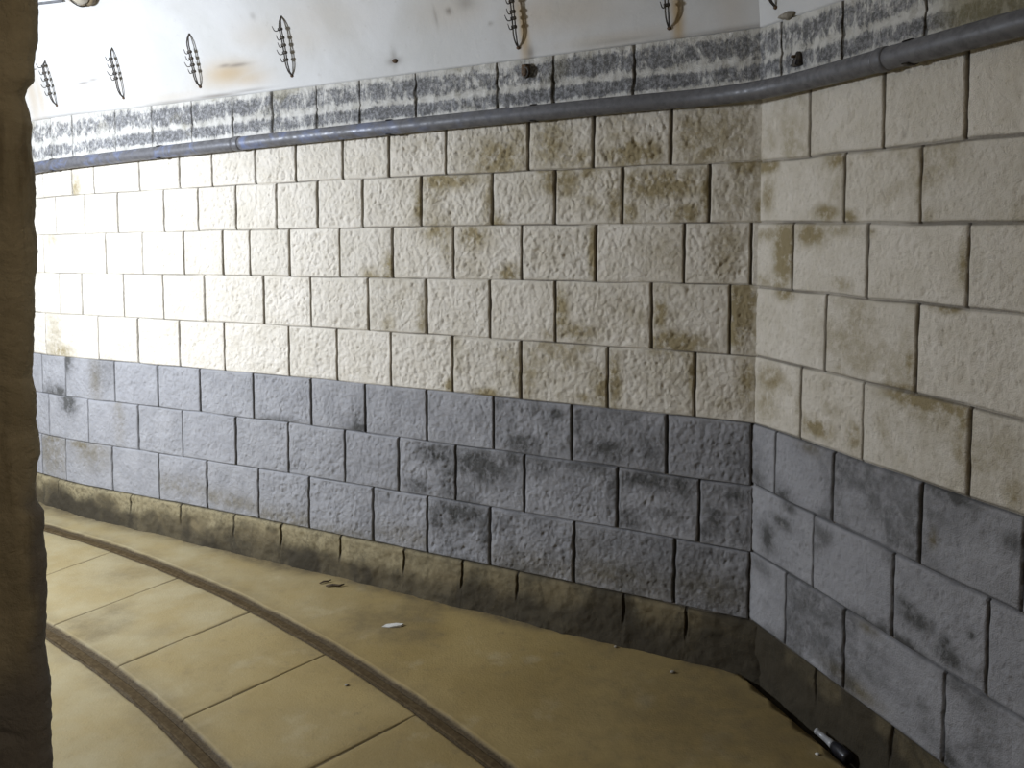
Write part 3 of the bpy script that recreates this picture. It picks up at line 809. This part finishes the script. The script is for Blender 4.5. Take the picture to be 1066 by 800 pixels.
BR_ = [(True, 4.0, .062, .318, 'leftmost iron cable bracket on the vault, nearest the dark pillar', (.28, .45, .60, .76, .9)),
       (True, 3.415, .055, .325, 'second iron cable bracket from the dark pillar', (.40, .52, .66, .82)),
       (True, 2.83, .062, .330, 'third iron cable bracket from the dark pillar, left of the brown ceiling stain', (.30, .44, .55, .68)),
       (True, 2.215, .057, .337, 'fourth iron cable bracket from the dark pillar, right of the brown ceiling stain', (.28, .42, .54, .66, .82)),
       (True, .99, .046, .325, 'iron cable bracket with a painted rust and shadow streak, cut by the upper frame edge at mid picture', (.32, .43, .54, .68)),
       (True, .345, .040, .320, 'iron cable bracket just left of the wall corner, painted rust and shadow streak beside it', (.32, .43, .58, .7)),
       (False, .10, .05, .33, 'iron cable bracket just right of the wall corner, only its foot in the picture', (.4, .55, .7))]
for b in BR_: make_bracket(*b)

# ------------------------------------------------------------------ small fittings on ledge and vault
def wall_pt(far, s, z, off):
    P, N = (PF, NFs) if far else (PR, NRs)
    q = P(np.array(float(s))) + off * N(np.array(float(s)))
    return np.array([q[0], q[1], z])

# rusty lug with an eye, on the ledge below the fifth bracket
p = wall_pt(True, .955, 2.375, .012)
lug = empty('iron_lug', p.tolist(), 'rusty iron lug on the black ledge below the mid picture cable bracket', 'iron lug', rz=math.atan2(DF[1], DF[0]) + pi)
bm = bmesh.new()
pr = [(-.016, .028), (.016, .028), (.018, -.012), (.012, -.026), (0, -.031), (-.012, -.026), (-.018, -.012)]
a = [bm.verts.new((x, .0, z)) for x, z in pr]; b = [bm.verts.new((x * .9, -.02, z * .92)) for x, z in pr]
bm.faces.new(a); bm.faces.new(b[::-1])
for i in range(len(pr)): bm.faces.new((a[i], b[i], b[(i + 1) % len(pr)], a[(i + 1) % len(pr)]))
bmesh.ops.bevel(bm, geom=bm.edges[:], offset=.002, segments=2, affect='EDGES')
bm_obj('plate', bm, M['rust'], lug)
bm = bmesh.new()
tube_bm(bm, [(0.006 + .013 * cos(t), -.022, -.008 + .02 * sin(t)) for t in np.linspace(-pi * .75, pi * .55, 15)], .004, 8)
bm_obj('eye_ring', bm, M['iron'], lug)

# wedge shaped iron cleat on the ledge just right of the corner
p = wall_pt(False, .225, 2.29, .010)
cleat = empty('iron_cleat', p.tolist(), 'small wedge shaped iron cleat on the ledge just right of the corner', 'iron cleat', rz=math.atan2(DR[1], DR[0]))
bm = bmesh.new()
pr = [(-.022, -.022), (.022, -.022), (.010, .026), (-.006, .030)]
for side in (0,):
    a = [bm.verts.new((x, 0, z)) for x, z in pr]
    b = [bm.verts.new((x * .7, -.028 if z < 0 else -.012, z)) for x, z in pr]
    bm.faces.new(a); bm.faces.new(b[::-1])
    for i in range(4): bm.faces.new((a[i], b[i], b[(i + 1) % 4], a[(i + 1) % 4]))
bmesh.ops.bevel(bm, geom=bm.edges[:], offset=.0025, segments=2, affect='EDGES')
bm_obj('wedge', bm, M['iron'], cleat)
bm = bmesh.new()
tube_bm(bm, [(-.004, -.012, .012), (-.004, -.03, .010)], [.006, .005], 8)
bm_obj('pin', bm, M['rust'], cleat)

# stub of a missing bracket
p = vault_point(True, 1.61, .062, 0)
bm = bmesh.new()
bmesh.ops.create_uvsphere(bm, u_segments=14, v_segments=9, radius=.013)
for v in bm.verts: v.co = (v.co.x * 1.15, v.co.y * .7, v.co.z * .8)
o = bm_obj('bolt_stub', bm, M['rust']); o.location = p
tag(o, 'dark bolt stub in the vault where one cable bracket is missing', 'bolt stub')
# plaster lump on the ledge top
p = wall_pt(False, .17, 2.452, .02)
bm = bmesh.new()
bmesh.ops.create_icosphere(bm, subdivisions=3, radius=.02)
for v in bm.verts:
    n = float(fbm(np.array(v.co.x + v.co.y), np.array(v.co.z - v.co.y), 60, 2, 3))
    v.co = (v.co.x * 1.7 * (1 + .4 * n), v.co.y * 1.0 * (1 + .4 * n), v.co.z * .7 * (1 + .4 * n))
o = bm_obj('mortar_lump', bm, M['pebble']); o.location = p; o.rotation_euler = (0, 0, math.atan2(DR[1], DR[0]))
tag(o, 'grey mortar lump stuck on top of the ledge right of the corner', 'mortar lump')
# nail near the pillar
p = vault_point(True, 4.17, .285, 0)
nail = empty('nail', p.tolist(), 'rusty nail in the stained plaster beside the dark pillar', 'nail')
n3 = np.array([*NF, -.2]); t3 = np.array([*DF, 0])
bm = bmesh.new(); tube_bm(bm, [-.01 * n3, .03 * n3 - .02 * t3, .032 * n3 - .06 * t3], [.004, .0035, .0025], 8); bm_obj('shank', bm, M['rust'], nail)
bm = bmesh.new(); tube_bm(bm, [.003 * n3, .007 * n3], [.012, .011], 10); bm_obj('washer', bm, M['rust'], nail)

# bulkhead lamp on the vault, only its lower rim in the picture, and its cable
ls, lp = 3.42, .660
p = vault_point(True, ls, lp, 0)
lamp = empty('bulkhead_lamp', p.tolist(), 'round brown bulkhead lamp on the vault at the upper left edge', 'lamp')
ax = np.array([*(NF * cos(VT0 + lp)), -sin(VT0 + lp)])                  # off the plaster
u_ = np.array([*DF, 0.0]); w_ = np.cross(ax, u_)
def lathe(prof, n=28):
    bm = bmesh.new(); rows = []
    for r, h in prof:
        rows.append([bm.verts.new(ax * h + r * (cos(2 * pi * j / n) * u_ + sin(2 * pi * j / n) * w_)) for j in range(n)])
    for a, b in zip(rows[:-1], rows[1:]):
        for j in range(n): bm.faces.new((a[j], a[(j + 1) % n], b[(j + 1) % n], b[j]))
    bm.faces.new(rows[0][::-1]); bm.faces.new(rows[-1])
    return bm
bm_obj('housing', lathe([(.10, -.012), (.102, .0), (.102, .03), (.098, .038), (.086, .042), (.082, .036)]), M['lampbody'], lamp)
bm_obj('lamp_glass', lathe([(.080, .030), (.080, .045), (.074, .066), (.058, .084), (.034, .095), (.010, .099)]), M['lampglass'], lamp)
for a in (0, pi / 2):
    bm = bmesh.new()
    d = cos(a) * u_ + sin(a) * w_
    tube_bm(bm, [d * (.09 * cos(t)) + ax * (.04 + .066 * sin(t)) for t in np.linspace(0, pi, 17)], .0035, 8)
    bm_obj('guard_bar', bm, M['iron'], lamp)
for sgn in (-1, 1):
    bm = bmesh.new()
    q = u_ * .108 * sgn
    tube_bm(bm, [q - ax * .005, q + ax * .014], [.010, .009], 10); bm_obj('mounting_lug', bm, M['lampbody'], lamp)
bm = bmesh.new()
cpts = []
for s in np.linspace(3.60, 5.2, 40):
    cpts.append(vault_point(True, s, .618 + .012 * sin(s * 5) + .006 * (s - 3.6), .011))
tube_bm(bm, cpts, .0075, 8)
tag(bm_obj('cable', bm, M['cable']), 'grey cable running along the vault from the bulkhead lamp to the pillar', 'cable')

# ------------------------------------------------------------------ debris on the floor
def twig(loc, pts, r, label):
    bm = bmesh.new(); tube_bm(bm, pts, r, 7)
    o = bm_obj('twig', bm, M['twig']); o.location = loc
    return tag(o, label, 'twig')
twig((-.905, 3.815, .006), [(-.025, -.012, 0), (-.008, .0, .004), (.012, .008, .002), (.026, .016, .006)], [.003, .0045, .004, .002], 'short dark twig on the floor near the long wall, the left one of two')
twig((-.850, 3.775, .007), [(-.042, -.004, .001), (-.01, .003, .003), (.02, .0, .001), (.044, .008, .004)], [.004, .006, .0055, .003], 'longer dark twig on the floor near the long wall, the right one of two')
bm = bmesh.new()
pr = [(-.045, -.012), (-.01, -.018), (.035, -.010), (.046, .004), (.012, .014), (-.03, .010)]
a = [bm.verts.new((x, y, .004 + .003 * sin(30 * x))) for x, y in pr]; b = [bm.verts.new((x, y, -.001)) for x, y in pr]
bm.faces.new(a); bm.faces.new(b[::-1])
for i in range(len(pr)): bm.faces.new((a[i], b[i], b[(i + 1) % len(pr)], a[(i + 1) % len(pr)]))
o = bm_obj('flat_patch', bm, M['chip'], smooth=False); o.location = (-.515, 3.39, .003)  # thin flat pale shape set on the floor
tag(o, 'pale flat patch lying alone on the floor in front of the grey blocks', 'plaster flake')  # flake here means a flat pale shape
for i, (x, y, r, lb) in enumerate([(.995, 2.528, .006, 'tiny pale pebble on the floor edge in front of the bottle'), (.62, 3.02, .007, 'small dark pebble on the floor left of the corner'),
                               (.425, 3.21, .006, 'small pebble on the floor beside the damp base stones'), (-.62, 2.93, .006, 'small pebble on the slab between the two rails')]):
    bm = bmesh.new(); bmesh.ops.create_icosphere(bm, subdivisions=2, radius=r)
    for v in bm.verts: v.co = (v.co.x * (1.3 + .3 * sin(40 * i + 500 * v.co.y)), v.co.y, v.co.z * .75)
    o = bm_obj('pebble', bm, M['chip'] if i == 0 else M['pebble']); o.location = (x, y, r * .6)
    tag(o, lb, 'pebble')

# bottle lying in the gutter
g0 = K + .525 * DR + .024 * NR; gd = -DR
bt = empty('bottle', (g0[0], g0[1], .016), 'small black bottle with a pale grey neck lying in the gutter by the short wall', 'bottle')
ax = np.array([*gd, 0.0]); u_ = np.array([*NR, 0.0]); w_ = np.array([0, 0, 1.0])
bm_obj('bottle_body', lathe([(.014, -.035), (.019, -.032), (.021, -.024), (.021, .014), (.0185, .027), (.0145, .038)]), M['bottle'], bt)
bm_obj('bottle_neck', lathe([(.0142, .0375), (.0125, .052), (.0105, .07), (.010, .112), (.0115, .113), (.0115, .120), (.007, .1205)]), M['bottleneck'], bt)

# ------------------------------------------------------------------ the dark pillar: end of the near wall
PILLAR_EDGE = [(0.9586, -0.6079), (1.0103, -0.6066), (1.0578, -0.606), (1.1063, -0.6063), (1.1445, -0.611), (1.1584, -0.6128), (1.1761, -0.6117), (1.2152, -0.6078), (1.2516, -0.6068), (1.2778, -0.6063), (1.299, -0.6089), (1.3177, -0.606), (1.3375, -0.6068), (1.3511, -0.6161), (1.3709, -0.6165), (1.3943, -0.6154), (1.4177, -0.6103), (1.4569, -0.6122), (1.4934, -0.612), (1.5177, -0.6157), (1.5516, -0.6112), (1.5805, -0.6121), (1.6022, -0.609), (1.6249, -0.6094), (1.656, -0.606), (1.681, -0.605), (1.7012, -0.6076), (1.7142, -0.6079), (1.739, -0.6052), (1.7756, -0.6049), (1.8025, -0.6072), (1.8353, -0.6049), (1.8527, -0.6062), (1.8621, -0.6094), (1.8702, -0.6129), (1.8806, -0.6081), (1.8922, -0.6015), (1.913, -0.5999), (1.9361, -0.5944), (1.9637, -0.5933), (1.9821, -0.5921), (2.0278, -0.5904)]   # height, x of the arris
def pillar():
    ez = np.array([e[0] for e in PILLAR_EDGE]); ex = np.array([e[1] for e in PILLAR_EDGE])
    z = np.concatenate([np.arange(-.15, .98, .02), np.arange(.98, 2.12, .003), np.arange(2.13, 3.6, .02)])
    # plan section, offsets from the arris: front face, rounded arris, reveal, then the gallery side
    r = .022
    front = [(-x, 0.0) for x in np.concatenate([np.linspace(1.3, .16, 20), np.linspace(.15, r, 34)])]
    a1 = math.atan2(.55, -.47)                       # direction of the reveal
    turn = a1
    rd = r / tan((pi - turn) / 2) if False else r * tan(turn / 2)
    c = np.array([-rd, r]); front = [q for q in front if q[0] < -rd]
    arc = [tuple(c + r * np.array([cos(-pi / 2 + t), sin(-pi / 2 + t)])) for t in np.linspace(0, turn, 12)]
    st = np.array(arc[-1]); rv = np.array([cos(a1), sin(a1)])
    rev = [tuple(st + rv * t) for t in np.concatenate([np.linspace(.006, .12, 20), np.linspace(.14, .66, 22)])]
    st2 = np.array(rev[-1]); gal = [tuple(st2 + np.array([DF[0], DF[1]]) * t) for t in np.linspace(.06, .5, 20)]
    sec = np.array(front + arc + rev + gal)
    shift = -(sec[:, 0] * 1.0).max()                 # silhouette at offset zero
    sec[:, 0] += shift
    U = np.concatenate([[0], np.cumsum(np.linalg.norm(np.diff(sec, axis=0), axis=1))])
    ia = len(front) + 5
    U = U - U[ia]
    Zg, Ug = np.meshgrid(z, U, indexing='ij')
    tang = np.gradient(sec, axis=0); tang /= np.linalg.norm(tang, axis=1)[:, None]
    nor = np.stack([tang[:, 1], -tang[:, 0]], -1)
    edge = np.interp(z, ez, ex, left=ex[0], right=ex[-1])
    edge = np.where(z > 2.0, ex[-1] + .004 * fbm(z, z * 0, 9, 2, 7), edge)
    edge = np.where(z < .98, ex[0] + .006 * fbm(z, z * 0, 7, 2, 9), edge)
    edge = edge + .0012 * fbm(z, z * 0, 120, 2, 17)
    X = edge[:, None] + sec[None, :, 0]; Y = 1.0 + np.broadcast_to(sec[None, :, 1], X.shape)
    far = sst(.0, .1, np.abs(Ug))
    h = (.0015 + .013 * far) * fbm(Ug, Zg, 14, 4, 501, .6) + .004 * far * fbm(Ug, Zg, 50, 3, 505)
    for zj in (.55, 1.045, 1.46, 1.875, 2.3, 2.75):
        h = h - .012 * far * np.exp(-((Zg - zj - .01 * fbm(Ug, Zg, 4, 2, 511)) / .006) ** 2)
    X = X + h * nor[None, :, 0]; Y = Y + h * nor[None, :, 1]
    cool = sst(.0, .02, Ug + .012 + .02 * fbm(Ug, Zg, 20, 3, 521)) * sst(1.39, 1.34, Zg) if False else (1 - sst(1.34, 1.39, Zg)) * sst(-.018, .0, Ug + .012 * fbm(Ug, Zg, 20, 3, 521))  # grey strip along the arris paints cool bounced light on the side face
    low = (1 - sst(1.10, 1.19, Zg - .6 * (Ug + .02)))
    cool = np.maximum(cool * .8, low * .9)
    V = np.stack([X, Y, Zg], -1).reshape(-1, 3)
    me = np_mesh('wall_left', V, grid_faces(len(z), len(U), flip=True), dict(cool=cool.ravel()))
    o = link('wall_left', me, M['pillar'])
    return tag(o, 'dark rough stone pillar at the left edge, end of the near wall', 'pillar', kind='structure')
pillar()

# ------------------------------------------------------------------ light
def lamp_light(name, loc, power, col, size, kind='POINT', target=None):
    d = bpy.data.lights.new(name, kind); d.energy = power; d.color = col
    if kind == 'POINT': d.shadow_soft_size = size
    else: d.size = size
    o = bpy.data.objects.new(name, d); COL.objects.link(o); o.location = loc
    return o
# the gallery's cool lamp, behind the pillar
gl = lamp_light('gallery_lamp', (-3.6, 2.5, 2.05), 188, (.80, .87, 1.0), .28, 'AREA')
gl.rotation_euler = (pi / 2 - radians(22), 0, math.atan2(.87, .5) - pi / 2)
# added warm fill behind the camera, no fixture, brightens the pillar front
lamp_light('warm_fill', (.0, -.6, 2.5), 11, (1.0, .77, .50), .10)
w = bpy.data.worlds.new('world'); SC.world = w; w.use_nodes = True
w.node_tree.nodes['Background'].inputs[0].default_value = (1.0, .88, .72, 1)
w.node_tree.nodes['Background'].inputs[1].default_value = .05
